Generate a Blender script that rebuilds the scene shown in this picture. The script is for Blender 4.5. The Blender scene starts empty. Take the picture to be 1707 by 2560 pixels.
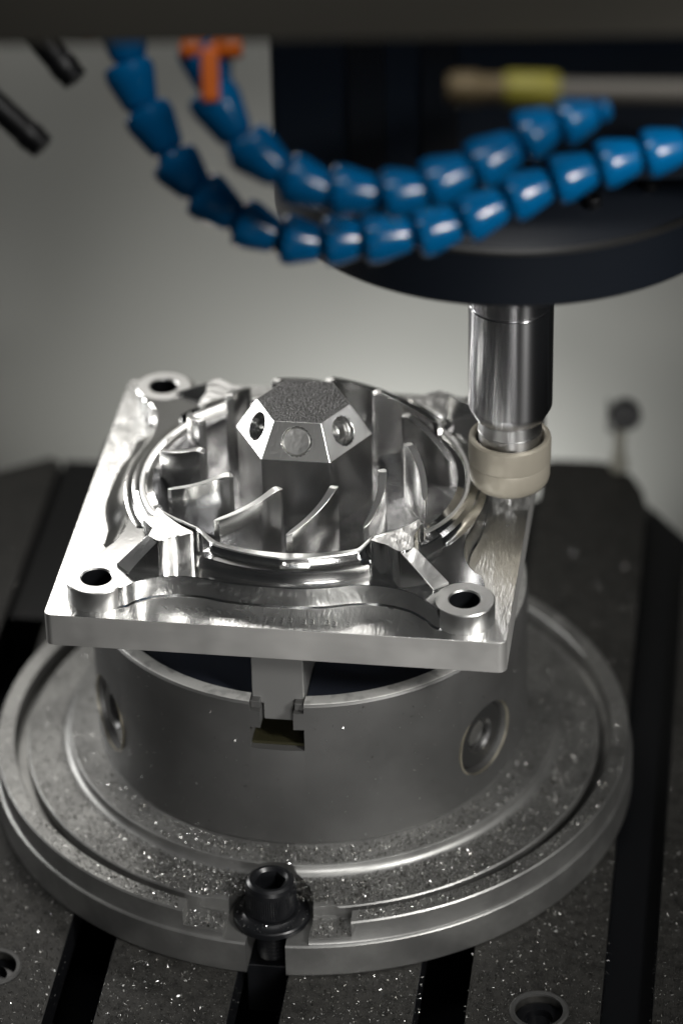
import bpy, bmesh, math, random
from mathutils import Vector, Matrix, noise
S = 0.001                      # all measurements below are millimetres
PI = math.pi
rnd = random.Random(7)
sc = bpy.context.scene
COL = sc.collection
ANG = -0.148                   # the part, chuck and ring are all turned by this angle

# ------------------------------------------------------------------ camera
cam_d = bpy.data.cameras.new('camera')
cam = bpy.data.objects.new('camera', cam_d); COL.objects.link(cam)
cam_d.sensor_fit = 'VERTICAL'; cam_d.sensor_height = 36.0; cam_d.sensor_width = 24.0
cam_d.lens = 36.0 * 8504.2 / 2560
R_ = Vector((0.99973688, -0.01242433, -0.01928252)); U_ = Vector((0.0229386, 0.5414917, 0.8403931)); W_ = Vector((0, 0.84061428, -0.54163422))
M = Matrix((( R_.x, U_.x, -W_.x, 15.558*S), (R_.y, U_.y, -W_.y, -1292.553*S), (R_.z, U_.z, -W_.z, 867.614*S), (0, 0, 0, 1)))
cam.matrix_world = M
cam_d.clip_start = 0.05; cam_d.clip_end = 20
cam_d.dof.use_dof = True; cam_d.dof.focus_distance = 1.462; cam_d.dof.aperture_fstop = 3.9
cam_d.dof.aperture_blades = 0
sc.camera = cam

# ------------------------------------------------------------------ world and lamps
w = bpy.data.worlds.new('World'); sc.world = w; w.use_nodes = True
w.node_tree.nodes['Background'].inputs[0].default_value = (0.9, 0.95, 1.0, 1)
w.node_tree.nodes['Background'].inputs[1].default_value = 0.013

def area(name, loc, target, sx, sy, power, col=(1, 0.97, 0.92), spread=180):
    l = bpy.data.lights.new(name, 'AREA'); l.shape = 'RECTANGLE'; l.size = sx*S; l.size_y = sy*S
    l.energy = power; l.color = col; l.spread = math.radians(spread)
    o = bpy.data.objects.new(name, l); COL.objects.link(o)
    o.location = Vector(loc)*S
    d = (Vector(target)-Vector(loc)).normalized()
    o.rotation_euler = d.to_track_quat('-Z', 'Y').to_euler()
    return o
area('machine_lamp_rear', (-225, 430, 345), (-100, 0, 30), 120, 90, 0.36)
area('machine_lamp_bar', (-95, 430, 430), (-20, -60, 40), 230, 18, 0.42)
area('machine_lamp_left', (-560, 300, 150), (0, 0, 40), 160, 120, 0.3, (1, 0.99, 0.97), 50)
area('added_front_fill', (120, -900, 130), (-10, -60, -30), 260, 160, 0.18, (1, 0.98, 0.95), 36)  # added fill that brightens the front faces of chuck and ring
area('machine_lamp_right', (560, -640, 560), (0, -40, 0), 110, 190, 0.42, (1, 0.98, 0.94), 34)
area('machine_lamp_top', (30, -330, 660), (10, -100, 0), 300, 110, 0.2, (1, 0.99, 0.97), 80)
area('added_wall_fill', (60, 375, -430), (50, 500, -200), 90, 60, 0.5, (1, 1, 0.97), 110)  # unseen lamp added below the table to brighten the wall behind
sc.view_settings.view_transform = 'Standard'; sc.view_settings.look = 'None'
sc.view_settings.exposure = 0.0; sc.view_settings.gamma = 1.0

# ------------------------------------------------------------------ materials
def mat(name, base, rough=0.4, metal=0.0, bump=None, var=None, rvar=None, spec=0.5, coat=0.0, aniso=0.0, arot=0.0):
    """bump: list of (scale, strength, distance_mm, detail, stretch); var: (scale, colour2, lo, hi); rvar: (scale, r2)"""
    m = bpy.data.materials.new(name); m.use_nodes = True
    nt = m.node_tree; n = nt.nodes; L = nt.links; b = n['Principled BSDF']
    b.inputs['Base Color'].default_value = (*base, 1); b.inputs['Roughness'].default_value = rough
    b.inputs['Metallic'].default_value = metal; b.inputs['Specular IOR Level'].default_value = spec
    b.inputs['Coat Weight'].default_value = coat
    tc = n.new('ShaderNodeTexCoord')
    if aniso:
        b.inputs['Anisotropic'].default_value = aniso; b.inputs['Anisotropic Rotation'].default_value = arot
        tg = n.new('ShaderNodeTangent'); tg.direction_type = 'RADIAL'; tg.axis = 'Z'; L.new(tg.outputs[0], b.inputs['Tangent'])
    def tex(scale, detail=3, stretch=(1, 1, 1), rough_=0.5, dist=0.0):
        mp = n.new('ShaderNodeMapping'); mp.inputs['Scale'].default_value = stretch
        L.new(tc.outputs['Object'], mp.inputs[0])
        t = n.new('ShaderNodeTexNoise'); t.inputs['Scale'].default_value = scale
        t.inputs['Detail'].default_value = detail; t.inputs['Roughness'].default_value = rough_
        t.inputs['Distortion'].default_value = dist
        L.new(mp.outputs[0], t.inputs['Vector']); return t
    def ramp(src, lo, hi, a, c):
        r = n.new('ShaderNodeMapRange'); r.inputs[1].default_value = lo; r.inputs[2].default_value = hi
        r.inputs[3].default_value = a; r.inputs[4].default_value = c
        L.new(src, r.inputs[0]); return r.outputs[0]
    if var:
        t = tex(var[0], 5); f = ramp(t.outputs[0], var[2], var[3], 0, 1)
        mx = n.new('ShaderNodeMix'); mx.data_type = 'RGBA'
        mx.inputs[6].default_value = (*base, 1); mx.inputs[7].default_value = (*var[1], 1)
        L.new(f, mx.inputs[0]); L.new(mx.outputs[2], b.inputs['Base Color'])
    if rvar:
        t = tex(rvar[0], 4); L.new(ramp(t.outputs[0], 0.35, 0.65, rough, rvar[1]), b.inputs['Roughness'])
    prev = None
    for bp_ in (bump or []):
        sc_, st, dist = bp_[:3]; det = bp_[3] if len(bp_) > 3 else 3; stretch = bp_[4] if len(bp_) > 4 else (1, 1, 1)
        kind = bp_[5] if len(bp_) > 5 else 'noise'
        if kind == 'noise':
            t = tex(sc_, det, stretch); out = t.outputs[0]
        elif kind == 'rings':
            t = n.new('ShaderNodeTexWave'); t.wave_type = 'RINGS'; t.rings_direction = 'Z'
            t.inputs['Scale'].default_value = sc_; t.inputs['Distortion'].default_value = det
            t.inputs['Detail'].default_value = 2; t.inputs['Detail Scale'].default_value = 1.5
            L.new(tc.outputs['Object'], t.inputs['Vector']); out = t.outputs[1]
        elif kind == 'cells':
            t = n.new('ShaderNodeTexVoronoi'); t.inputs['Scale'].default_value = sc_
            mp = n.new('ShaderNodeMapping'); mp.inputs['Scale'].default_value = stretch
            L.new(tc.outputs['Object'], mp.inputs[0]); L.new(mp.outputs[0], t.inputs['Vector']); out = t.outputs[0]
        bn = n.new('ShaderNodeBump'); bn.inputs['Strength'].default_value = st
        bn.inputs['Distance'].default_value = dist*S
        L.new(out, bn.inputs['Height'])
        if prev: L.new(prev.outputs[0], bn.inputs['Normal'])
        prev = bn
    if prev: L.new(prev.outputs[0], b.inputs['Normal'])
    return m
ALU = (0.86, 0.86, 0.85)
MT = {}
AR = 0.25
MT['alu_wall'] = mat('milled aluminium wall', ALU, 0.15, 1, [(35, 0.25, 0.25, 1, (1, 1, 0.1)), (700, 0.4, 0.05, 2, (1, 1, 0.03))], aniso=0.55, arot=0.25)
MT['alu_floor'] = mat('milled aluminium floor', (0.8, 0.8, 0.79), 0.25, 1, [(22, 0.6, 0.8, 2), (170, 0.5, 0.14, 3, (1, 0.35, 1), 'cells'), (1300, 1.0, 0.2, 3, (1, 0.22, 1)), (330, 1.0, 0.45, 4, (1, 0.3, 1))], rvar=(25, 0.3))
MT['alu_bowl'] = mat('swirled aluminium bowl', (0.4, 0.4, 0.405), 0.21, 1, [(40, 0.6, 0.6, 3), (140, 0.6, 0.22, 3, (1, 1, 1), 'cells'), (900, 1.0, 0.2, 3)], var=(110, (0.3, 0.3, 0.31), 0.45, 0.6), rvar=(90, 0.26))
MT['alu_side'] = mat('satin aluminium edge', (0.62, 0.615, 0.6), 0.5, 1, [(60, 0.3, 0.25, 2, (0.3, 0.3, 2.5))], rvar=(40, 0.58))
MT['alu_boss'] = mat('turned aluminium boss', (0.7, 0.7, 0.69), 0.33, 1, [(300, 0.35, 0.08, 2), (50, 0.35, 0.4, 1)])
MT['alu_arm'] = mat('scalloped aluminium arm', ALU, 0.3, 1, [(200, 0.6, 0.4, 2, (1, 1, 1), 'cells'), (1500, 0.8, 0.1, 2, (1, 0.3, 1)), (60, 0.5, 0.8, 2)])
MT['alu_top'] = mat('faced aluminium top', (0.82, 0.82, 0.81), 0.36, 1, [(900, 0.7, 0.1, 2, (1, 0.3, 1))])
MT['blade_side'] = mat('milled blade side', (0.9, 0.9, 0.89), 0.19, 1, [(700, 0.3, 0.04, 2, (1, 1, 0.03))])
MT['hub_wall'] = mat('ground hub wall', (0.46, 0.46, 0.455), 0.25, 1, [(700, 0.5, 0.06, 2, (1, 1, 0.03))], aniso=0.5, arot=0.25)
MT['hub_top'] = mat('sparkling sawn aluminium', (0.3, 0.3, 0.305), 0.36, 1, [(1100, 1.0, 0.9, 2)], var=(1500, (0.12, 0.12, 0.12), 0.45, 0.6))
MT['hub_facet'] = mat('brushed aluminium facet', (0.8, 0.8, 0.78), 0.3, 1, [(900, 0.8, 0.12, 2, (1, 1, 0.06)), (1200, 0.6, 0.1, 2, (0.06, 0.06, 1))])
MT['dimple'] = mat('pale turned dimple', (0.8, 0.8, 0.78), 0.33, 1, [(400, 0.6, 0.3, 2)])
MT['chrome'] = mat('ground steel', (0.72, 0.72, 0.74), 0.22, 1, None, aniso=0.92, arot=AR)
MT['stem_steel'] = mat('fine turned steel', (0.6, 0.6, 0.6), 0.34, 1, [(900, 0.5, 0.05, 1, (0.02, 0.02, 1))], aniso=0.8, arot=AR)
MT['collar'] = mat('champagne anodised collar', (0.31, 0.285, 0.235), 0.42, 0.3, [(900, 0.08, 0.03, 2)])
MT['chuck'] = mat('dark satin chuck steel', (0.155, 0.155, 0.153), 0.5, 0.8, [(900, 0.12, 0.03, 3)], var=(18, (0.115, 0.115, 0.113), 0.4, 0.65), rvar=(25, 0.58))
MT['chuck_rim'] = mat('pale chuck rim', (0.62, 0.62, 0.6), 0.5, 0.7, [(700, 0.4, 0.06, 3)], var=(160, (0.4, 0.4, 0.39), 0.5, 0.65))  # base colour paler than the chuck body, unevenly mottled
MT['chuck_face'] = mat('shaded chuck face', (0.03, 0.035, 0.05), 0.3, 0.6)  # shading and dark reflection from the plate are put into this colour
MT['jaw'] = mat('grey hardened jaw', (0.3, 0.3, 0.295), 0.45, 0.8, [(700, 0.15, 0.04, 3)])
MT['ring'] = mat('machined ring steel', (0.32, 0.32, 0.312), 0.44, 0.85, [(700, 0.25, 0.06, 3), (30, 0.15, 0.5, 2)], var=(45, (0.24, 0.24, 0.235), 0.42, 0.62))
MT['slot_in'] = mat('oily slot bottom', (0.045, 0.042, 0.022), 0.35, 0.6, [(1200, 1, 0.3, 3)])
MT['black'] = mat('black oxide steel and recess shade', (0.007, 0.0075, 0.009), 0.34, 0.2, [(900, 0.15, 0.04, 2)])
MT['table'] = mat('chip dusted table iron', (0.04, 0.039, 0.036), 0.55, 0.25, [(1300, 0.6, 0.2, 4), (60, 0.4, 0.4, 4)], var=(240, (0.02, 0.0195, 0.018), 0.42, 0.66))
MT['screw'] = mat('screw steel', (0.05, 0.05, 0.05), 0.4, 0.7, [(500, 0.1, 0.03, 2)])
MT['screw_rim'] = mat('brassy worn edge', (0.42, 0.39, 0.31), 0.35, 0.9)
MT['hose'] = mat('blue hose plastic', (0.0, 0.12, 0.32), 0.2, 0.0, [(900, 0.05, 0.02, 2)], spec=0.5)
MT['orange'] = mat('orange plastic', (0.72, 0.15, 0.01), 0.35)
MT['tube'] = mat('black rubber tube', (0.006, 0.006, 0.007), 0.42)
MT['yellow'] = mat('yellow plastic', (0.26, 0.235, 0.03), 0.5)
MT['tan'] = mat('dull brass fitting', (0.13, 0.095, 0.045), 0.5, 0.2)
MT['rod'] = mat('pale painted pipe', (0.12, 0.11, 0.095), 0.5)
MT['beige'] = mat('shaded beige paint', (0.075, 0.07, 0.058), 0.6)  # the beam's lack of light is put into this darkened beige
MT['wall'] = mat('cream machine wall', (0.43, 0.432, 0.405), 0.6)
MT['navy'] = mat('dark navy cast housing', (0.004, 0.006, 0.010), 0.4, 0, [(300, 0.08, 0.1, 2)])
MT['nose_edge'] = mat('polished nose ring', (0.35, 0.35, 0.35), 0.3, 1)
MT['pale'] = mat('pale plastic stem', (0.5, 0.49, 0.42), 0.4)
MT['chip'] = mat('bright aluminium chip', (0.85, 0.85, 0.83), 0.3, 1)
MT['chip_shaded'] = mat('shaded chip', (0.09, 0.088, 0.08), 0.35, 0.9)  # darker copy of the chip metal for chips lying in shadow

# ------------------------------------------------------------------ helpers
def link_mesh(name, me, m, parent=None, smooth=35):
    o = bpy.data.objects.new(name, me); COL.objects.link(o)
    if m is not None and not me.materials:
        for mm in (m if isinstance(m, (list, tuple)) else [m]): me.materials.append(MT[mm])
    if smooth:
        for p in me.polygons: p.use_smooth = True
        me.set_sharp_from_angle(angle=math.radians(smooth))
    if parent is not None: o.parent = parent
    return o
def obj(name, bm, m, parent=None, smooth=35, bevel=0, seg=2):
    bmesh.ops.recalc_face_normals(bm, faces=bm.faces)
    me = bpy.data.meshes.new(name); bm.to_mesh(me); bm.free()
    o = link_mesh(name, me, m, parent, smooth)
    if bevel:
        bv = o.modifiers.new('bevel', 'BEVEL'); bv.width = bevel*S; bv.segments = seg; bv.limit_method = 'ANGLE'
        bv.angle_limit = math.radians(32); bv.harden_normals = True
    return o
def thing(name, label, cat, loc=(0, 0, 0), rotz=0, group=None):
    o = bpy.data.objects.new(name, None); COL.objects.link(o); o.empty_display_size = 0.02
    o.location = Vector(loc)*S; o.rotation_euler = (0, 0, rotz); o['label'] = label; o['category'] = cat
    if group: o['group'] = group
    return o
def tag(o, label, cat, group=None, kind=None):
    o['label'] = label; o['category'] = cat
    if group: o['group'] = group
    if kind: o['kind'] = kind
    return o
def V(x, y, z): return Vector((x, y, z))*S
def lathe(prof, n=96, bm=None, M=None, close=True, mats=None):
    """prof: list of (r,z); r==0 collapses to the axis"""
    bm = bm or bmesh.new(); rings = []
    for r, z in prof:
        if abs(r) < 1e-6: rings.append([bm.verts.new(V(0, 0, z))])
        else: rings.append([bm.verts.new(V(r*math.cos(2*PI*i/n), r*math.sin(2*PI*i/n), z)) for i in range(n)])
    vs = [v for q in rings for v in q]
    for k in range(len(rings)-1):
        a, b = rings[k], rings[k+1]
        for i in range(n):
            j = (i+1) % n
            if len(a) == 1 and len(b) == 1: continue
            if len(a) == 1: f = bm.faces.new((a[0], b[i], b[j]))
            elif len(b) == 1: f = bm.faces.new((a[i], a[j], b[0]))
            else: f = bm.faces.new((a[i], a[j], b[j], b[i]))
            if mats: f.material_index = mats[k]
    if M is not None: bmesh.ops.transform(bm, matrix=M, verts=vs)
    return bm
def prism(bot, top, bm=None, z0=None, z1=None, mside=0, mtop=0):
    """bot/top lists of (x,y) or (x,y,z), same length"""
    bm = bm or bmesh.new(); n = len(bot)
    a = [bm.verts.new(V(p[0], p[1], p[2] if len(p) > 2 else z0)) for p in bot]
    b = [bm.verts.new(V(p[0], p[1], p[2] if len(p) > 2 else z1)) for p in top]
    f = bm.faces.new(b); f.material_index = mtop
    bm.faces.new(list(reversed(a)))
    for i in range(n):
        j = (i+1) % n; f = bm.faces.new((a[i], a[j], b[j], b[i])); f.material_index = mside
    return bm
def box(x0, x1, y0, y1, z0, z1, bm=None, M=None):
    p = [(x0, y0), (x1, y0), (x1, y1), (x0, y1)]
    n0 = len(bm.verts) if bm else 0
    bm = prism(p, p, bm, z0, z1)
    if M is not None:
        bm.verts.ensure_lookup_table(); bmesh.ops.transform(bm, matrix=M, verts=bm.verts[n0:])
    return bm
def cyl(r, z0, z1, n=48, x=0, y=0, bm=None):
    p = [(x+r*math.cos(2*PI*i/n), y+r*math.sin(2*PI*i/n)) for i in range(n)]
    return prism(p, p, bm, z0, z1)
def cut(o, cutters, self_=False):
    """real holes: subtract the cutter meshes and keep the result as plain mesh"""
    for bm in cutters:
        bmesh.ops.recalc_face_normals(bm, faces=bm.faces)
        me = bpy.data.meshes.new('cutter'); bm.to_mesh(me); bm.free()
        c = bpy.data.objects.new('cutter', me); COL.objects.link(c); c.parent = o.parent
        md = o.modifiers.new('cut', 'BOOLEAN'); md.operation = 'DIFFERENCE'; md.solver = 'EXACT'; md.object = c
        md.use_self = self_
        bpy.context.view_layer.update()
        dg = bpy.context.evaluated_depsgraph_get()
        new = bpy.data.meshes.new_from_object(o.evaluated_get(dg))
        o.modifiers.remove(md); old = o.data; o.data = new; new.name = o.name
        bpy.data.meshes.remove(old); bpy.data.objects.remove(c); bpy.data.meshes.remove(me)
    for p in o.data.polygons: p.use_smooth = True
    o.data.set_sharp_from_angle(angle=math.radians(35))
def bevel(o, wd, seg=2):
    bv = o.modifiers.new('bevel', 'BEVEL'); bv.width = wd*S; bv.segments = seg; bv.limit_method = 'ANGLE'
    bv.angle_limit = math.radians(35); bv.harden_normals = True
def smooth_poly(pts, k=6):
    """closed Catmull-Rom through pts"""
    n = len(pts); out = []
    for i in range(n):
        p0, p1, p2, p3 = [Vector(pts[(i+d) % n]) for d in (-1, 0, 1, 2)]
        for s in range(k):
            t = s/k
            out.append(tuple(0.5*((2*p1)+(-p0+p2)*t+(2*p0-5*p1+4*p2-p3)*t*t+(-p0+3*p1-3*p2+p3)*t**3)))
    return out
def rounded(x0, x1, y0, y1, r, k=8):
    out = []
    for cx, cy, a in ((x1-r, y0+r, -90), (x1-r, y1-r, 0), (x0+r, y1-r, 90), (x0+r, y0+r, 180)):
        for i in range(k+1):
            t = math.radians(a+90*i/k); out.append((cx+r*math.cos(t), cy+r*math.sin(t)))
    return out

# ================================================================== SETTING
def uv(u, v):                  # table directions: u across the slots, v along them
    c, s = math.cos(0.136), math.sin(0.136); return (u*c+v*s, -u*s+v*c)
ZT = -110.6
def struct(o): o['kind'] = 'structure'; return o
# wall behind the machine table
bm = box(-900, 900, 500, 512, -700, 700)
struct(obj('back_wall', bm, 'wall'))
# slotted machine table
slotR = [-151.6+79.66*k for k in range(-3, 6)]
tb = bmesh.new(); parts = []
edges = []
for i in range(len(slotR)-1): edges.append((slotR[i], slotR[i+1]-21.9))
edges = [(-460, slotR[0]-21.9)]+edges+[(slotR[-1], 420)]
for (a, b) in edges:
    vb = 289
    if a > 150: vb = 198
    if a > 80 and b < 150: pl = [(a, -420), (b, -420), (b, 246), (b-3, 262), (b-9, 276), (b-18, 286), (b-28, vb), (a+6, vb), (a+1.5, vb-2), (a, vb-7)]
    elif b < -150: pl = [(a, -420), (b, -420), (b, 262), (b-6, 266), (a+2, 266-(b-a)*0.55), (a, 262-(b-a)*0.55)]
    else: pl = [(a, -420), (b, -420), (b, vb-4), (b-4, vb), (a+4, vb), (a, vb-4)]
    top = [uv(*p) for p in pl]
    low = [uv(p[0]+(7 if p[0] < (a+b)/2 else -7), p[1]) for p in pl]
    q = prism(top, top, None, -127, ZT, 1, 0); o1 = obj('rail_piece', q, ('table', 'black'), None, 0)  # slot sides and floors coloured black, standing in for shade and oil
    holes = []
    for hx, hy in ((95.7, -175.5), (-142.5, -138.2)):
        c0, s0 = math.cos(0.136), math.sin(0.136); hu = hx*c0-hy*s0
        if a < hu < b: holes.append(lathe([(0, -140), (11, -140), (11, ZT-1.2), (12.6, ZT+0.4), (0, ZT+0.4)], 40, M=Matrix.Translation(V(hx, hy, 0))))
    if holes: cut(o1, holes)
    parts.append(o1)
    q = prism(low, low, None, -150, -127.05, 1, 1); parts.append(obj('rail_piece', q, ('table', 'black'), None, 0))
base = [uv(-460, -420), uv(420, -420), uv(420, 180), uv(146, 262), uv(144, 286), uv(-150, 286), uv(-152, 258), uv(-180, 225), uv(-460, 90)]
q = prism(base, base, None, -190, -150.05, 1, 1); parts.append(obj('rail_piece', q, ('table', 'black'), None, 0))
for u0_, u1_, v1_, zt_ in ((-173.45, -151.65, 272, -116), (-93.7, -72, 284, -133), (65.55, 87.3, 284, -133), (-14, 7.6, 284, -133)):
    fl = [uv(u0_, 120), uv(u1_, 120), uv(u1_, v1_), uv(u0_, v1_)]
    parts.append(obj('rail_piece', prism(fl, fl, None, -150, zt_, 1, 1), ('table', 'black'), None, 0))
fl = [uv(*p) for p in ((145.05, -419), (300, -419), (300, 150), (232, 176), (200, 196), (172, 222), (158, 243), (145.05, 262))]
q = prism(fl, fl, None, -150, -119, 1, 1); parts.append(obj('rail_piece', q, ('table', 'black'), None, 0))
for o1 in parts:
    me = o1.data; tb.from_mesh(me); bpy.data.objects.remove(o1)
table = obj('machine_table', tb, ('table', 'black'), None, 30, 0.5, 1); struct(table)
for hx, hy, lb in ((95.7, -175.5, 'sunken round plug with bright rim near the bottom right of the table'), (-142.5, -138.2, 'dark round plug in the table left of the slotted ring, half out of frame')):
    t = thing('table_plug', lb, 'plug', (hx, hy, -123), 0, 'round plugs in the machine table')
    obj('plug_body', lathe([(0, 0), (10.9, 0), (10.9, 7), (10.2, 8), (6, 8), (5.4, 5), (0, 5)], 36), 'black', t)
    obj('rim', lathe([(10.4, 12.0), (10.4, 12.9), (12.0, 13.2), (12.9, 12.75), (12.9, 12.45), (12.0, 12.4), (10.4, 12.0)], 40), 'chuck', t)

# ================================================================== BASE RING (flange) UNDER THE CHUCK
rot = ANG
t_ring = thing('slotted_base_ring', 'wide stepped steel base ring dusted with chips under the chuck', 'base ring', (0, 0, ZT), rot)
z = lambda v: v-ZT
prof = [(0, z(-77.3)), (112.8, z(-77.3)), (113.6, z(-77.8)), (113.9, z(-79.6)), (114.6, z(-81.2)), (116.5, z(-82.4)), (119, z(-82.8)),
        (128, z(-84.2)), (133.4, z(-85.0)), (134.0, z(-85.6)), (134.2, z(-91.5)), (139.2, z(-91.5)), (139.6, z(-90.0)), (139.8, z(-82.9)), (140.3, z(-82.4)), (147.5, z(-82.4)), (148.2, z(-83.1)),
        (148.2, z(-92.6)), (148.6, z(-93.4)), (149.4, z(-93.7)), (149.9, z(-94.3)), (149.9, z(-109.4)), (149.0, z(-110.59)), (0, z(-110.59))]
ring = obj('ring_body', lathe(prof, 300), 'ring', t_ring)
ytop = -131
cb = [(-18.8, -170)]+[(18.8, -170)]+[(18.8*math.cos(a), -130.5+18.8*math.sin(a)) for a in [PI*i/20 for i in range(21)]]
slotp = [(-8.8, -170), (8.8, -170)]+[(8.8*math.cos(a), -128.5+8.8*math.sin(a)) for a in [PI*i/12 for i in range(13)]]
notch = [(-38.5, -170), (38.5, -170), (36.6, -126)]+[(136.0*math.sin(math.radians(a)), -136.0*math.cos(math.radians(a))) for a in (13, 9, 5, 0, -5, -9, -13)]+[(-36.6, -126)]
# 13 deg at r136 gives x=30.6; keep the notch outline simple and radial
notch = [(-38.5, -170), (38.5, -170), (36.4, -131.0)]+[(133.0*math.sin(math.radians(a)), -133.0*math.cos(math.radians(a))) for a in (12, 6, 0, -6, -12)]+[(-36.4, -131.0)]
cut(ring, [prism(notch, notch, None, z(-90.4), z(-60)), prism(cb, cb, None, z(-93.5), z(-60)), prism(slotp, slotp, None, z(-130), z(-60))])
bevel(ring, 0.5, 2)

# clamp bolt
t_b = thing('clamp_bolt', 'black socket head bolt with washer standing in the notch of the base ring', 'bolt', (130*math.sin(ANG), -130*math.cos(ANG), -140), 0)
zb = lambda v: v+140
hp = 10.2
def knurl_head():
    bm = bmesh.new(); n = 144; zs_ = [(11.0, -88.0), (11.25, -87.2), (11.25, -76.6), (11.0, -74.6), (10.4, -72.9), (9.2, -72.0)]
    rings = []
    for r, zz in zs_:
        k = 1 if -87.5 < zz < -76 else 0
        rings.append([bm.verts.new(V((r-(0.22 if (i % 2) and k else 0))*math.cos(2*PI*i/n), (r-(0.22 if (i % 2) and k else 0))*math.sin(2*PI*i/n), zb(zz))) for i in range(n)])
    for a, b in zip(rings, rings[1:]):
        for i in range(n): bm.faces.new((a[i], a[(i+1) % n], b[(i+1) % n], b[i]))
    bm.faces.new(list(reversed(rings[0]))); bm.faces.new(rings[-1]); return bm
head = obj('bolt_head', knurl_head(), 'black', t_b, 12)
hexp = [(6.9*math.cos(math.radians(60*i+8)), 6.9*math.sin(math.radians(60*i+8))) for i in range(6)]
cut(head, [prism(hexp, [(p[0]*1.0, p[1]*1.0) for p in hexp], None, zb(-82), zb(-60)), lathe([(0, zb(-73.4)), (6.6, zb(-73.4)), (8.3, zb(-71.5)), (0, zb(-71.5))], 48)])
head.data.set_sharp_from_angle(angle=math.radians(12))
obj('washer', lathe([(8.2, zb(-93.4)), (16.6, zb(-93.4)), (17.0, zb(-93.0)), (17.0, zb(-90.6)), (16.5, zb(-90.0)), (14.2, zb(-89.6)), (12.6, zb(-88.3)), (8.2, zb(-88.2)), (8.2, zb(-93.4))], 72), 'black', t_b)
bm = bmesh.new(); n = 28; turns = 24; pitch = 2.0; prev = None; st = n*turns
for i in range(st+1):
    a = 2*PI*i/n; h = -88.5-i*pitch/n
    cur = [bm.verts.new(V(r*math.cos(a), r*math.sin(a), zb(h-dz))) for r, dz in ((6.1, 0), (7.1, pitch*0.5), (6.1, pitch))]
    if prev:
        for k in range(2): bm.faces.new((prev[k], cur[k], cur[k+1], prev[k+1]))
    prev = cur
obj('thread', bm, 'black', t_b, 0)
nutp = [uv(x_, y_) for x_, y_ in ((-10.2, -11), (10.2, -11), (10.2, 11), (-10.2, 11))]
nut = obj('slot_nut', prism(nutp, nutp, None, zb(-139), zb(-112.5)), 'black', t_b, 30)
cut(nut, [cyl(7.4, zb(-150), zb(-100), 24)]); bevel(nut, 0.5)

# ================================================================== CHUCK
t_c = thing('three_jaw_chuck', 'dark grey round lathe chuck holding the silver part from below', 'chuck', (0, 0, -77.3), ANG)
zc = lambda v: v+77.3
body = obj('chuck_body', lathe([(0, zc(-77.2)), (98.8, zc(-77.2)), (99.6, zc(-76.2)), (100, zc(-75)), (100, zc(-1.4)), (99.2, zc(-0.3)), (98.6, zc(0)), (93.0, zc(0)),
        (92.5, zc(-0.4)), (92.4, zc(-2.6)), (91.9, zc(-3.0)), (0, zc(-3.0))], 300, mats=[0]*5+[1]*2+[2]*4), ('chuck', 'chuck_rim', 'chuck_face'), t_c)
cuts = []
for k in range(3):
    Mz = Matrix.Rotation(2*PI/3*k, 4, 'Z')
    for x_, z0, z1 in ((11.9, -4.6, 8), (7.3, -14, -4), (11.9, -24.5, -13.2)):
        cuts.append(box(-x_, x_, -112, -14, zc(z0), zc(z1), None, Mz))
Ms = [Matrix.Rotation(math.radians(60+120*k), 4, 'Z') @ Matrix.Translation(V(0, 0, zc(-47.8))) @ Matrix.Rotation(PI/2, 4, 'X') for k in range(3)]
for Mk in Ms:
    cuts.append(lathe([(0, 92), (16.6, 92), (16.6, 96.5), (18.0, 99.5), (18.0, 112), (0, 112)], 64, M=Mk))
cut(body, cuts); bevel(body, 0.3, 1)
for k, Mk in enumerate(Ms):
    if k == 1: continue                     # faces away, nothing of it shows
    s = obj('pinion_screw', lathe([(0, 92.1), (15.9, 92.1), (16.3, 93.4), (16.3, 95.4), (15.6, 96.4), (9.8, 96.4), (0, 96.4)], 64, M=Mk), 'screw', t_c)
    sq = [(7.8*math.cos(math.radians(45*i+20)), 7.8*math.sin(math.radians(45*i+20))) for i in range(8)]
    sq = [(p[0]*(1 if i % 2 else 0.82), p[1]*(1 if i % 2 else 0.82)) for i, p in enumerate(sq)]
    c = prism(sq, sq, None, 92.8, 110); bmesh.ops.transform(c, matrix=Mk, verts=c.verts)
    cut(s, [c, lathe([(0, 95.0), (7.4, 95.0), (9.4, 97.2), (0, 97.2)], 48, M=Mk)])
    obj('lit_socket_floor', lathe([(0, 92.9), (6.0, 92.9), (6.0, 93.5), (0, 93.2)], 32, M=Mk), 'dimple', s, 20)  # pale disc stands in for light falling into the socket
    obj('worn_edge', lathe([(16.9, 96.9), (17.9, 99.4), (18.6, 99.1), (18.3, 96.0), (17.0, 96.9)], 64, M=Mk), 'screw_rim', t_c)
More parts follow.
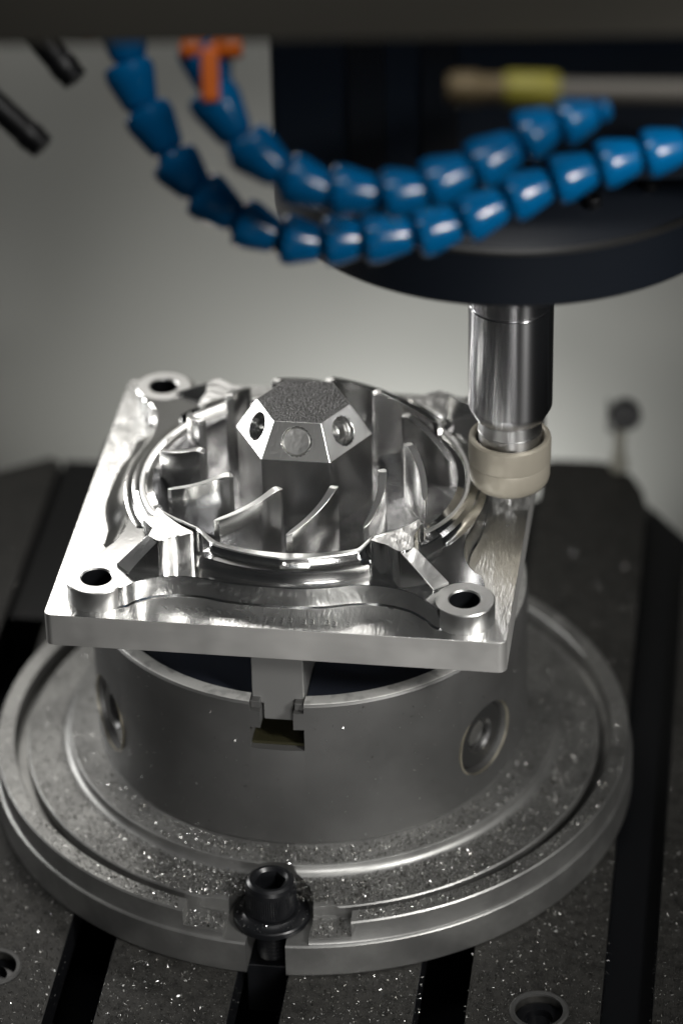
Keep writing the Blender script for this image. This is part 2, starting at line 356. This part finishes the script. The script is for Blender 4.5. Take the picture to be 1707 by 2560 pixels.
# the jaw that shows; the other two sit out of sight under the part but carry it
for k in range(3):
    Mz = Matrix.Rotation(2*PI/3*k, 4, 'Z')
    bm = bmesh.new()
    pts = [(-11.4, 30.0), (-11.4, 9-15), (-7.0, -6), (-7.0, -12.2), (7.0, -12.2), (7.0, -6), (11.4, -6), (11.4, 28.9)]
    front = -93.5; back = -60
    pts = [(-11.4, 28.98), (-11.4, -2.9), (-11.4, -4.0), (-6.6, -4.4), (-6.6, -12.8), (6.6, -12.8), (6.6, -4.4), (11.4, -4.0), (11.4, -2.9), (11.4, 28.98)]
    a = [bm.verts.new(V(x_, front, zc(z_))) for x_, z_ in pts]; b = [bm.verts.new(V(x_, back, zc(z_))) for x_, z_ in pts]
    bm.faces.new(a); bm.faces.new(list(reversed(b)))
    for i in range(len(pts)): bm.faces.new((a[i], b[i], b[(i+1) % len(pts)], a[(i+1) % len(pts)]))
    bmesh.ops.transform(bm, matrix=Mz, verts=bm.verts)
    if k == 0:
        obj('jaw', bm, 'jaw', t_c, 35, 0.5, 2)
        for sx in (-1, 1):
            c = [(sx*9.6, -88.5), (sx*7.5, -88.5), (sx*7.6, -97.2), (sx*11.7, -97.0), (sx*11.7, -93.0)]
            obj('guide_stop', prism(c, c, None, zc(-4.55), zc(-0.9)), 'chuck', t_c, 30, 0.3)
        obj('slot_floor', box(-11.7, 11.7, -96, -60, zc(-24.4), zc(-22.9)), 'slot_in', t_c, 0)
    else: obj('jaw', bm, 'jaw', t_c, 35)

# ================================================================== MACHINED PART
PX, PY = -0.072, -7.387
ZB = 44.66; Z0 = 29.09
P = thing('machined_impeller_plate', 'square silver aluminium part with curved blades around a hexagonal hub', 'machined part', (PX, PY, Z0), ANG)
zz = lambda v: v-Z0
hw = 99.4
bp_o = obj('base_plate', prism(rounded(-hw, hw, -hw, hw, 3.6), rounded(-hw, hw, -hw, hw, 3.6), None, 0, zz(ZB), 0, 1), ('alu_side', 'alu_floor'), P)
BOSS = [(-78.7, -83.0), (80.0, -83.0), (-78.7, 78.5), (80.0, 78.5)]
cut(bp_o, [cyl(5.6, -5, 40, 32, x_, y_) for x_, y_ in BOSS]); bevel(bp_o, 0.7, 3)
# raised plateau with S-shaped edges
side = [(-66, 89), (-61.5, 84.5), (-54, 80.3), (-44, 78.2), (-33, 78.6), (-22, 81.0), (-10, 82.0), (0, 82.2), (10, 82), (20, 80.5), (31, 77.2), (40, 76.2), (48, 77), (57, 80), (64, 85.5), (69, 91)]
def quad_side(k, sc_):
    out = []
    for u_, d in side:
        d = d*sc_
        if k == 0: out.append((u_, -d))
        elif k == 1: out.append((d*0.965, u_))
        elif k == 2: out.append((-u_, d*0.96))
        else: out.append((-d*0.965, -u_))
    return out
plan = []
corner = [(80, -83), (80, 78.5), (-78.7, 78.5), (-78.7, -83)]
for k in range(4):
    plan += quad_side(k, 1)
    cx_, cy_ = corner[k]; base_a = (-90, 0, 90, 180)[k]
    for a in (-35, 10, 45, 80, 125):
        t = math.radians(base_a+a+0); plan.append((cx_+10*math.cos(t), cy_+10*math.sin(t)))
plan = smooth_poly(plan, 5)
n_ = len(plan); rings_ = []
pb = bmesh.new()
def offs(i, d):
    a, b = Vector(plan[i-1]), Vector(plan[(i+1) % n_]); t = (b-a).normalized(); nx = Vector((t.y, -t.x))
    q = Vector(plan[i]); ax = (abs(nx.x) if q.x < 0 else 0.35*abs(nx.x)) if abs(q.x) > abs(q.y)*0.97 else 0
    ax *= min(1, max(0, (math.hypot(abs(q.x)-80, abs(q.y)-81)-14)/22))
    return q+nx*(d*(ax**2)*1.0), ax
levels = [(54.5, 0.0, 0.0), (54.2, 0.4, 0.25), (52.0, 1.6, 0.3), (49.5, 3.2, 0.3), (47.0, 5.6, 0.3), (45.4, 8.2, 0.5), (44.68, 10.5, 1.3)]
for h, d, dfix in levels:
    row = []
    for i in range(n_):
        q, ax = offs(i, d); a, b = Vector(plan[i-1]), Vector(plan[(i+1) % n_]); t = (b-a).normalized()
        q = q+Vector((t.y, -t.x))*dfix*(1-ax)
        row.append(pb.verts.new(V(q.x, q.y, zz(h))))
    rings_.append(row)
for a, b in zip(rings_, rings_[1:]):
    for i in range(n_): pb.faces.new((a[i], b[i], b[(i+1) % n_], a[(i+1) % n_]))
pb.faces.new(rings_[0]); pb.faces.new(list(reversed(rings_[-1])))
for f in pb.faces: f.material_index = 0
plat = obj('plateau', pb, ('alu_wall', 'alu_boss'), P, 40)
cut(plat, [cyl(62, zz(40), zz(60), 96)]+[cyl(11.8, zz(44), zz(60), 64, x_, y_) for x_, y_ in BOSS]); bevel(plat, 0.35, 1)
# corner bosses with real bores
for x_, y_ in BOSS:
    o = obj('corner_boss', lathe([(6.5, zz(44.7)), (12.9, zz(44.7)), (12.9, zz(54.2)), (12.5, zz(54.7)), (7.1, zz(54.7)), (6.5, zz(54.1)), (6.5, zz(44.7))], 72, M=Matrix.Translation(V(x_, y_, 0))), 'alu_boss', P, 30)
    obj('bore', lathe([(6.45, zz(54.2)), (6.45, zz(45.2)), (6.45, zz(34)), (5.5, zz(34))], 40, M=Matrix.Translation(V(x_, y_, 0))), 'black', o).parent = o  # black lining puts the shade inside the bore into its colour
# round basin: bowl floor, rim and outer wall in one polar surface
HORN = [-128, -50, 52, 132]
def horn_w(deg):
    m_ = 0
    for h in HORN:
        d = abs((deg-h+180) % 360-180); m_ = max(m_, min(1, max(0, (13.5-d)/4.5)))
    return m_*m_*(3-2*m_)
N = 360; bb = bmesh.new(); rows = []
def bowl(r):
    if r < 40: return 49.0
    if r < 58: t = (r-40)/18; return 49+4.5*t*t
    t = (r-58)/14; return 53.5+7.6*t
prof_r = [20, 28, 36, 42, 47, 51, 55, 58, 61, 64, 66, 68.2]
for i in range(N):
    deg = 360*i/N; hww = horn_w((deg+180) % 360-180); a = math.radians(deg); row = []
    for r in prof_r:
        h = min(bowl(r), 57.6 if a < PI else 70); h += 0.25*math.sin(3*a+r*.3)*(1 if r < 60 else 0)
        row.append((r, h))
    fr_ = max(0, -math.sin(a))**3; rt_ = 72-2.6*fr_*(1-hww)+3.8*hww; dO = 2.6*fr_*(1-hww); zt_ = 58.6+5.0*min(1, 1.5*max(0, -math.sin(a))**2)+(8.6 if a > PI else 0.5)*hww; thn = 2.9*abs(math.cos(a))**0.5*(1-hww) if a > PI else 2.9
    row += [(rt_-0.8-2.6*hww, min(bowl(min(71.2, rt_-0.8)), zt_-1.2)), (rt_-0.4, zt_-0.9), (rt_, zt_), (76.2-dO-thn+0.4*hww, zt_+0.05), (76.7-dO-thn+0.4*hww, zt_-0.5), (76.9-dO-thn*.7, 57.5 if fr_ < .15 else 60.5)]+([(78.2, 60.0), (78.6, 59.6), (78.8, 56.0), (79.4, 54.6), (79.4, 53.5)] if fr_ > 0.15 or hww > 0 else [(77.2, 57.0), (78.0, 55.8), (79.4, 54.9), (81.0, 54.6), (81.2, 53.5)])
    rows.append([bb.verts.new(V(r*math.cos(a), r*math.sin(a), zz(h))) for r, h in row])
npf = len(rows[0])
for i in range(N):
    a, b = rows[i], rows[(i+1) % N]
    for k in range(npf-1):
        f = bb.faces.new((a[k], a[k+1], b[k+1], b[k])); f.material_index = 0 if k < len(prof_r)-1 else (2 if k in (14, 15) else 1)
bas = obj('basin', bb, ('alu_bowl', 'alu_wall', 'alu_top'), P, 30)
# four horns (raised star pads) with sloping arms to the bosses
padL = [(-56.7, -52.4), (-53.0, -57.0), (-48.6, -61.6), (-43.4, -66.3), (-37.9, -70.5), (-40.6, -72.6), (-44.9, -74.2), (-48.7, -77.2), (-51.5, -78.7), (-54.0, -77.6), (-56.5, -74.5), (-56.4, -71.0), (-55.9, -66.0), (-57.4, -58.0)]
armL = [(-51.5, -78.7, 72), (-54.3, -76.8, 72), (-57.0, -74.0, 72), (-71.8, -73.6, 55.8), (-68.5, -76.6, 55.8), (-65.5, -79.6, 55.8)]
def xf(pts, k, mx=1.0):
    out = []
    for p in pts:
        x_, y_ = p[0], p[1]
        if k == 0: q = (x_, y_)
        elif k == 1: q = (-x_+(0.5), y_*0.985)
        elif k == 2: q = (-x_, -y_*0.97)
        else: q = (x_, -y_*0.97)
        out.append(q+tuple(p[2:]))
    return out if k in (0, 2) else list(reversed(out))
for k in range(4):
    zt = (72.4, 73.4, 61.5, 61.5)[k]
    pts = smooth_poly([Vector(p_) for p_ in xf(padL, k)], 4)
    o = obj('horn', prism(pts, pts, None, zz(53), zz(zt), 0, 1), ('alu_wall', 'alu_arm'), P, 32, 0.4, 2)
    ar = armL
    a = xf([(p[0], p[1], zz(zt if p[2] > 60 else p[2])) for p in ar], k)
    b = [(p[0], p[1], zz(53.0)) for p in a]
    obj('arm', prism(b, a, None, 0, 0, 0, 1), ('alu_wall', 'alu_arm'), P, 32, 0.4, 2)
# twelve curved blades
for k in range(12):
    a0 = math.radians(-94.5+30*k); bm = bmesh.new(); K = 14; secs = []
    for i in range(K+1):
        t = i/K; r = 45.6+19.4*t; a = a0-math.radians(24.5)*(t**1.12)*(1.0)
        r2 = 45.6+19.4*(t+.01); a2 = a0-math.radians(24.5)*((t+.01)**1.12)
        p = Vector((r*math.cos(a), r*math.sin(a))); q = Vector((r2*math.cos(a2), r2*math.sin(a2)))
        d = (q-p).normalized(); nn = Vector((-d.y, d.x))
        th = 1.95-0.75*t
        if i == 0: th = 1.25
        if i == K: th = 0.4
        top = 82.0 if t < 0.16 else 82.0-12.0*((t-0.16)/0.84)**1.02
        if i == 0: top = 81.4
        secs.append((p, nn, th, top))
    sec_v = []
    for p, nn, th, top in secs:
        l = p+nn*th; r_ = p-nn*th; l2 = p+nn*(th+0.05); r2_ = p-nn*(th+0.05)
        sec_v.append([bm.verts.new(V(l2.x, l2.y, zz(47))), bm.verts.new(V(l.x, l.y, zz(51.5))), bm.verts.new(V(l.x, l.y, zz(top))), bm.verts.new(V(r_.x, r_.y, zz(top))), bm.verts.new(V(r_.x, r_.y, zz(51.5))), bm.verts.new(V(r2_.x, r2_.y, zz(47)))])
    for a, b in zip(sec_v, sec_v[1:]):
        for j in range(6): bm.faces.new((a[j], a[(j+1) % 6], b[(j+1) % 6], b[j])).material_index = 1 if j == 2 else 0
    bm.faces.new(sec_v[0]); bm.faces.new(list(reversed(sec_v[-1])))
    obj('blade', bm, ('blade_side', 'alu_top'), P, 16, 0.25, 1)
# hexagonal hub with bevelled facets and drilled holes
hv = lambda R, k: (R*math.cos(math.radians(-120+60*k)), R*math.sin(math.radians(-120+60*k)))
hb = bmesh.new()
lo = [hb.verts.new(V(*hv(30.2, k), zz(48.5))) for k in range(6)]; mi = [hb.verts.new(V(*hv(30.2, k), zz(83.2))) for k in range(6)]; up = [hb.verts.new(V(*hv(20.8, k), zz(98.0))) for k in range(6)]
hb.faces.new(list(reversed(lo))); f = hb.faces.new(up); f.material_index = 1
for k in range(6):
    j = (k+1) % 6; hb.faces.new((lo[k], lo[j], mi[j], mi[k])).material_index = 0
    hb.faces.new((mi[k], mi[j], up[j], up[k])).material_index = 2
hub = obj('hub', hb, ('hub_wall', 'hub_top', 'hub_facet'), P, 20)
sl = math.atan2(14.8, 8.14); cuts = []; Mh = []
for k in range(6):
    am = math.radians(-90+60*k); ap = (26.15+18.0)/2; cz = (83.2+98)/2
    nrm = Vector((math.cos(am)*math.sin(sl), math.sin(am)*math.sin(sl), math.cos(sl)))
    Mk = Matrix.Translation(V(ap*math.cos(am), ap*math.sin(am), zz(cz))) @ nrm.to_track_quat('Z', 'Y').to_matrix().to_4x4(); Mh.append(Mk)
    if k == 0: cuts.append(lathe([(0, -1.5), (6.3, -1.5), (6.7, 0.6), (0, 0.6)], 48, M=Mk))
    else: cuts.append(lathe([(0, -9.5), (5.0, -8), (5.0, -4), (5.6, -4), (5.6, -2.4), (6.1, -2.2), (6.1, -0.6), (6.9, 0.3), (6.9, 1), (0, 1)], 48, M=Mk))
cut(hub, cuts); hub.data.set_sharp_from_angle(angle=math.radians(20)); bevel(hub, 0.22, 1)
obj('dimple', lathe([(0, -1.0), (5.6, -0.75), (6.2, -1.2), (6.2, -1.49), (0, -1.49)], 48, M=Mh[0]), 'dimple', hub, 12)
# cutter scallops left on the front pocket floor
bm = bmesh.new(); k = 0
def arc_ridge(bm, cx, cy, r, a0, a1, wdt, h, zz0, n=10):
    prev = None
    for i in range(n+1):
        a = math.radians(a0+(a1-a0)*i/n); f = math.sin(PI*i/n)**.5 if 0 < i < n else 0.05
        cur = [bm.verts.new(V(cx+(r-wdt*f)*math.cos(a), cy+(r-wdt*f)*math.sin(a), zz0)), bm.verts.new(V(cx+r*math.cos(a), cy+r*math.sin(a), zz0+h*f)), bm.verts.new(V(cx+(r+wdt*f)*math.cos(a), cy+(r+wdt*f)*math.sin(a), zz0))]
        if prev:
            for q in (0, 1): bm.faces.new((prev[q], cur[q], cur[q+1], prev[q+1]))
        prev = cur
mr = random.Random(3)
for i in range(9): arc_ridge(bm, -50+i*4.4+mr.uniform(-1, 1), -91.6+mr.uniform(-.6, .6), mr.uniform(3, 5.2), mr.uniform(5, 30), mr.uniform(55, 95), mr.uniform(.3, .7), mr.uniform(.1, .24), zz(ZB)-0.01)
for i in range(6): arc_ridge(bm, 38+i*4.4+mr.uniform(-1, 1), -91+mr.uniform(-1, 1), mr.uniform(3.4, 5.4), mr.uniform(0, 20), mr.uniform(60, 90), 0.55, mr.uniform(.12, .28), zz(ZB)-0.01)
for i, x_ in enumerate((-12, -8.2, -5, -1.6, 2.4, 5.8, 12, 15.5, 22, 25, 31)):
    yy = -93.0+(i % 3)*0.35
    arc_ridge(bm, x_, yy+0.9, 1.0, -110, 140, 0.4, 0.22, zz(ZB)-0.01, 8); arc_ridge(bm, x_+0.2, yy-0.9, 1.0, -150, 120, 0.4, 0.22, zz(ZB)-0.01, 8)
obj('cutter_marks', bm, 'alu_boss', P, 60)['kind'] = 'stuff'

# ================================================================== TOUCH PROBE IN THE SPINDLE
TX, TY = 90.4, -15.3
T = thing('touch_probe', 'polished steel probe with champagne collar and thin stylus touching the silver part', 'probe', (TX, TY, 46), 0)
zt = lambda v: v-46
obj('holder', lathe([(0, zt(93.6)), (15.2, zt(93.6)), (15.6, zt(94.0)), (18.3, zt(99.5)), (18.5, zt(100.4)), (18.5, zt(149.6)), (18.2, zt(150)), (17.9, zt(150.2)), (17.9, zt(151)), (18.7, zt(151.6)), (18.7, zt(203)), (0, zt(203))], 128), 'chrome', T, 30)
obj('neck', lathe([(0, zt(70)), (13.9, zt(70)), (13.9, zt(86)), (14.2, zt(86.2)), (14.2, zt(87)), (13.9, zt(87.2)), (13.9, zt(93.59)), (0, zt(93.59))], 96), 'stem_steel', T, 30)
obj('collar', lathe([(0, zt(57.6)), (8, zt(57.6)), (13.5, zt(58.3)), (15.8, zt(59.6)), (17.3, zt(61.6)), (17.9, zt(64)), (17.9, zt(70.9)), (17.75, zt(71.3)), (18.2, zt(71.8)), (18.25, zt(72.4)), (18.25, zt(81.4)), (18.0, zt(82.7)), (17.2, zt(83.5)), (16.2, zt(83.6)), (15.4, zt(83.2)), (15.0, zt(82)), (15.0, zt(74)), (13.95, zt(73)), (0, zt(73))], 128), 'collar', T, 30)
obj('stylus', lathe([(0, zt(46.3)), (0.5, zt(46.3)), (0.95, zt(47.0)), (0.95, zt(50.5)), (0.75, zt(50.8)), (0.85, zt(56)), (1.7, zt(56.2)), (1.7, zt(57.59)), (0, zt(57.59))], 20), 'chrome', T, 30)

# ================================================================== SPINDLE HEAD
H = thing('spindle_head', 'dark navy spindle head with wide round nose above the probe', 'spindle head', (TX, TY, 198), 0)
zh = lambda v: v-198
obj('nose_disc', lathe([(19.2, zh(203.0)), (98.5, zh(203.0)), (100, zh(204.4)), (100, zh(226.5)), (99.4, zh(227.3)), (70, zh(240)), (69.5, zh(258)), (19.2, zh(258)), (19.2, zh(203.0))], 200), 'navy', H, 30)
obj('nose_highlight', lathe([(99.2, zh(226.9)), (100.35, zh(226.7)), (100.35, zh(228.2)), (98.6, zh(229.2)), (97.6, zh(227.9)), (99.2, zh(226.9))], 200), 'nose_edge', H, 30)  # bright metal band added to give the nose disc its edge highlight
obj('retaining_ring', lathe([(19.0, zh(199.0)), (40, zh(199.0)), (42, zh(200.5)), (42, zh(202.95)), (19.0, zh(202.95)), (19.0, zh(199.0))], 120), 'nose_edge', H, 30)
hs = rounded(-98, 120, -98, 120, 3)
obj('housing', prism(hs, hs, None, zh(258.1), zh(520)), 'navy', H, 30)
cs = rounded(-50, 150, 120.1, 480, 3)
obj('unseen_column', prism(cs, cs, None, zh(258.1), zh(560)), 'navy', H, 30)  # out of view, added so the plate's right side reflects dark
for k in range(7):
    a = math.radians(-150+20*k)
    obj('nose_bolt', lathe([(0, 0), (3.6, 0), (3.9, 0.5), (3.9, 3.6), (3.4, 4.2), (1.9, 4.2), (1.9, 2), (0, 2)], 20, M=Matrix.Translation(V(80*math.cos(a), 80*math.sin(a), zh(235.4)))), 'black', H)
for x_ in (-62, -34):
    obj('housing_rib', box(x_-7, x_+7, -101, -98.05, zh(262), zh(515)), 'black', H, 30, 1)

# ================================================================== COOLANT HOSES (ball and socket segments)
def seg_mesh():
    bm = lathe([(3.2, -8.0), (7.0, -8.4), (8.8, -8.0), (9.6, -6.8), (9.7, -3.6), (9.3, -2.2), (6.9, 6.4), (6.2, 7.6), (4.6, 8.6), (5.8, 9.6), (6.2, 11.2), (5.6, 13.2), (4.4, 14.4), (3.2, 14.0)], 24)
    bmesh.ops.recalc_face_normals(bm, faces=bm.faces)
    me = bpy.data.meshes.new('segment'); bm.to_mesh(me); bm.free(); me.materials.append(MT['hose'])
    for p in me.polygons: p.use_smooth = True
    me.set_sharp_from_angle(angle=math.radians(24))
    return me
SEG = seg_mesh()
def chain(name, label, pts, group, scale=1.0):
    pts = [Vector(p) for p in pts]
    b = pts[0]; t = thing(name, label, 'hose', tuple(b), 0, group)
    # resample
    out = [pts[0]]
    for i in range(len(pts)):
        p = pts[i]
        if i == 0: d = pts[1]-p
        elif i == len(pts)-1: d = p-pts[i-1]
        else: d = pts[i+1]-pts[i-1]
        o = bpy.data.objects.new('segment', SEG); COL.objects.link(o); o.parent = t
        q = d.normalized().to_track_quat('Z', 'Y')
        o.location = (p-b)*S; o.rotation_mode = 'QUATERNION'; o.rotation_quaternion = q
        if i+1 < len(pts): ln = (pts[i+1]-p).length
        else: ln = (p-pts[i-1]).length
        o.scale = (scale, scale, max(0.8, min(1.25, ln/17.5))*1.0)
    return t
HA = [(-61, -129, 330), (-58, -138, 315), (-50, -147, 301), (-40, -156, 287), (-28, -162, 277), (-13, -167, 269), (3, -170, 265), (19, -170, 265), (35, -170, 266), (54, -168, 268), (71, -165, 273), (88, -161, 279), (105, -158, 284), (122, -155, 288), (139, -153, 291), (156, -151, 294)]
HB = [(-29, -167, 336), (-24, -176, 321), (-10, -184, 307), (6, -190, 299), (23, -191, 296), (41, -192, 296), (57, -189, 300), (74, -185, 306), (90, -180, 314), (104, -177, 318)]
chain('coolant_hose', 'lower blue ball-joint hose hanging in the longer, lower loop', HA, 'blue jointed coolant hoses', 0.98)
chain('coolant_hose', 'upper blue ball-joint hose starting at the orange valve, nearer the camera', HB, 'blue jointed coolant hoses', 1.0)
def rod_between(bm, a, b, prof, n=24):
    a, b = Vector(a), Vector(b); d = b-a
    Mx = Matrix.Translation(a*S) @ d.normalized().to_track_quat('Z', 'Y').to_matrix().to_4x4()
    return lathe([(r, t*d.length) for r, t in prof], n, bm, Mx)
for a, b, lb in (((-112, -98, 340), (-81, -118, 308), 'upper black rubber nozzle pipe at the top left, cut off by the beam'), ((-128, -114, 314), (-94, -132, 287), 'lower black rubber nozzle pipe entering from the left edge')):
    t = thing('nozzle_pipe', lb, 'pipe', a, 0, 'black nozzle pipes at top left')
    d = Vector(b)-Vector(a)
    obj('pipe', rod_between(None, (0, 0, 0), d, [(0, 0), (5.2, 0), (5.2, 0.97), (4.7, 1.0), (3.2, 1.0), (3.0, 0.9), (0, 0.9)]), 'tube', t)
    obj('end_band', rod_between(None, (0, 0, 0), d, [(5.15, 0.8), (5.7, 0.81), (5.7, 0.9), (5.15, 0.91)]), 'tube', t)
t = thing('orange_valve', 'bright orange plastic tee valve in front of the upper hose top', 'valve', (-28, -182, 329), 0)
obj('valve_body', rod_between(None, (-10.5, 13, 15.2), (11.5, 13, 15.2), [(0, 0), (3.6, 0), (4.3, 0.06), (4.3, 0.3), (3.4, 0.36), (3.4, 0.62), (4.3, 0.68), (4.3, 0.94), (3.6, 1), (0, 1)]), 'orange', t)
obj('lever', box(-3.2, 3.2, -2.2, 2.2, 0, 19, None, Matrix.Rotation(math.radians(-32), 4, 'X')), 'orange', t, 30, 1)
t = thing('orange_knob', 'small dull orange knob peeping out below the beam at top left', 'knob', (-72, -165, 347), 0)
obj('knob_body', lathe([(0, 0), (3.4, 0), (4.2, 1.2), (4.2, 6), (3.0, 7.5), (0, 7.5)], 24), 'orange', t)
t = thing('air_line', 'pale horizontal pipe with a yellow sleeve and dull brass tip at top right', 'pipe', (54.1, -267.2, 373.2), 0)
obj('brass_tip', rod_between(None, (0, 0, 0), (18.6, 0, -0.4), [(0, 0), (4.3, 0), (5.5, 0.12), (5.5, 0.5), (4.5, 0.6), (4.5, 1), (0, 1)]), 'tan', t)
obj('sleeve', rod_between(None, (18.8, 0, -0.5), (36.5, 0, -1.5), [(0, 0), (5.2, 0), (5.8, 0.06), (5.8, 0.94), (5.2, 1), (0, 1)]), 'yellow', t)
obj('pipe', rod_between(None, (36.5, -0.2, -1.5), (125, -2, -3.6), [(0, 0), (3.6, 0), (3.6, 1), (0, 1)]), 'rod', t)
# beige cover beam across the top, close to the camera
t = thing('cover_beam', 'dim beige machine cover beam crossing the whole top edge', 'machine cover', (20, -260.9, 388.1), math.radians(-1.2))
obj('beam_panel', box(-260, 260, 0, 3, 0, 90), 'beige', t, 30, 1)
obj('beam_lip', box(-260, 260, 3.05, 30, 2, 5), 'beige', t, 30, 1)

# blurred tool setter at the back of the table
t = thing('tool_setter', 'small blurred round black sensor on a pale stem behind the table corner', 'sensor', (165.5, 262, ZT), 0)
obj('stem', lathe([(0, 0.05), (4.6, 0.05), (5.0, 1), (4.4, 8), (3.0, 11), (3.0, 26), (0, 26)], 32), 'pale', t)
obj('sensor_head', lathe([(0, -5), (7.2, -5), (8.4, -3), (8.4, 3), (7.2, 5), (3, 5), (2.6, 4), (0, 4)], 36, M=Matrix.Translation(V(2.5, 0, 34.5)) @ Matrix.Rotation(math.radians(75), 4, 'X')), 'black', t)
obj('bracket', box(-7.2, -5.8, -1.5, 1.5, 24, 44), 'jaw', t, 30, 0.3)
obj('bracket_foot', box(-5.8, -0.0, -1.2, 1.2, 24.2, 26.0), 'jaw', t, 30, 0.3)

# ================================================================== CHIPS
def flake(V_, F_, MI, p, nrm, L, Wd, mi, tilt):
    nrm = nrm.normalized(); a = rnd.random()*2*PI
    stand = rnd.random() < 0.5
    t1 = nrm.orthogonal().normalized(); t2 = nrm.cross(t1)
    d = t1*math.cos(a)+t2*math.sin(a); s = nrm.cross(d)
    tl = rnd.gauss(0, tilt); up = (nrm*math.cos(tl)+s*math.sin(tl)).normalized(); s = up.cross(d)
    lift = rnd.gauss(0, 0.25); d2 = (d*math.cos(lift)+up*math.sin(lift))
    if stand: d2 = (nrm*rnd.uniform(0.8, 1.6)+d*rnd.gauss(0, 0.6)).normalized(); s = (t1*math.cos(a*3)+t2*math.sin(a*3)); up = d2.cross(s); Wd *= 0.6; L *= 1.2; lift = 1.0; tl = 0
    c = rnd.uniform(0.1, 0.4)*L
    b = p+nrm*(0.06+abs(math.sin(tl))*Wd/2+min(abs(lift), 0.9)*L*0.5)
    i = len(V_)
    for u_, v_ in ((-.5, -.5), (-.5, .5), (0, .5), (0, -.5), (.5, .5), (.5, -.5)):
        V_.append((b+d2*(u_*L)+s*(v_*Wd*(1 if abs(u_) < .1 else rnd.uniform(.2, .8)))+up*(c*(0.25-u_*u_)))*S)
    F_.append((i, i+3, i+2, i+1)); F_.append((i+3, i+5, i+4, i+2)); MI += [mi, mi]
def chips(name, label, gen, count, bright=0.5, size=1.0, tilt=0.5):
    V_, F_, MI = [], [], []
    for _ in range(count):
        r = gen()
        if r is None: continue
        p, nrm = r; L = size*rnd.choice((0.35, 0.45, 0.5, 0.7, 0.9, 1.5))*rnd.uniform(.7, 1.3)
        flake(V_, F_, MI, Vector(p), Vector(nrm), L, L*rnd.uniform(.15, .5), 0 if rnd.random() < bright else 1, tilt)
    me = bpy.data.meshes.new(name); me.from_pydata(V_, [], F_); me.materials.append(MT['chip']); me.materials.append(MT['chip_shaded'])
    for p, m_ in zip(me.polygons, MI): p.material_index = m_
    o = bpy.data.objects.new(name, me); COL.objects.link(o); tag(o, label, 'metal chips', None, 'stuff'); return o
def in_slot(x_, y_):
    c0, s0 = math.cos(0.136), math.sin(0.136); u_ = x_*c0-y_*s0
    return any(r_-22.4 < u_ < r_+0.4 for r_ in slotR)
def g_table():
    y_ = rnd.uniform(-235, 200) if rnd.random() < .35 else rnd.uniform(-235, -60); x_ = rnd.uniform(-175, 205)
    if math.hypot(x_, y_) < 150.5 or math.hypot(x_-95.7, y_+175.5) < 13 or math.hypot(x_+142.5, y_+138.2) < 13: return None
    if in_slot(x_, y_): return None
    return (x_, y_, ZT), (0, 0, 1)
def g_slot():
    k = rnd.choice(slotR[2:8]); v_ = rnd.uniform(-235, -100); side_ = rnd.choice((0, 1)); h = ZT-rnd.random()**2*14
    x_, y_ = uv(k-(21.8 if side_ else 0.1), v_)
    if math.hypot(x_, y_) < 151: return None
    return (x_, y_, h), (1 if side_ else -1, 0, 0.2)
def rot_pt(x_, y_):
    c, s = math.cos(ANG), math.sin(ANG); return c*x_-s*y_, s*x_+c*y_
def g_ring():
    a = rnd.uniform(0, 2*PI) if rnd.random() < .3 else math.radians(rnd.gauss(-78, 42))
    r = rnd.choice((rnd.uniform(116, 133), rnd.uniform(116, 133), rnd.uniform(116, 133), rnd.uniform(101, 113), rnd.uniform(140.5, 147.5)))
    x_, y_ = r*math.cos(a), r*math.sin(a)
    if abs(x_) < 39.5 and y_ < -129: return None
    if r < 114: h = -77.3
    elif r < 119: h = -82.7
    elif r < 138: h = -82.8-2.0*(r-119)/14
    else: h = -82.4
    X, Y = rot_pt(x_, y_); return (X, Y, h), (0, 0, 1)
def g_notch():
    x_ = rnd.uniform(-37.5, 37.5); y_ = rnd.uniform(-146, -133.5)
    if math.hypot(x_, y_) > 147.5: return None
    h = -90.4
    if abs(x_) < 19.2: return None
    X, Y = rot_pt(x_, y_); return (X, Y, h), (0, 0, 1)
def g_bolt():
    a = rnd.uniform(0, 2*PI); r = rnd.uniform(12.7, 16.4); bx, by = rot_pt(0, -130)
    return (bx+r*math.cos(a), by+r*math.sin(a), -89.6 if r > 14.2 else -88.6), (0, 0, 1)
def g_wall():
    a = math.radians(rnd.uniform(-168, -12)); h = rnd.uniform(-74, -3); X, Y = 100*math.cos(a), 100*math.sin(a)
    da = math.degrees(a)+90-math.degrees(ANG)
    if abs(da) < 8 and h > -26: return None
    for q in (60, -60):
        if abs(da-q) < 11.5 and -67 < h < -28: return None
    return (X, Y, h), (math.cos(a), math.sin(a), 0)
def g_part():
    a, b = (rnd.uniform(82, 97), rnd.uniform(-40, 60)) if rnd.random() < .6 else (rnd.uniform(-60, 90), rnd.uniform(-98, -90))
    c, s = math.cos(ANG), math.sin(ANG); return (PX+c*a-s*b, PY+s*a+c*b, ZB), (0, 0, 1)
chips('part_chips', 'few small bright chips on the right border of the silver plate', g_part, 22, 1.0, 0.8, 0.9)
chips('table_chips', 'fine silver and shaded dark chips scattered over the slotted table', g_table, 110000, 0.24, 0.78, 0.6)
chips('slot_chips', 'silver chips clinging to the black table slots', g_slot, 1500, 0.7, 1.0, 0.6)
chips('ring_chips', 'fine silver chips strewn over the stepped base ring', g_ring, 62000, 0.3, 0.74, 0.7)
chips('notch_chips', 'fine silver chips in the ring notch around the black bolt', g_notch, 1500, 0.5, 0.9, 0.7)
chips('washer_chips', 'tiny silver chips lying on the black washer', g_bolt, 130, 0.7, 0.8, 0.6)
chips('chuck_chips', 'sparse tiny chips stuck on the chuck side', g_wall, 420, 0.45, 0.8, 0.3)
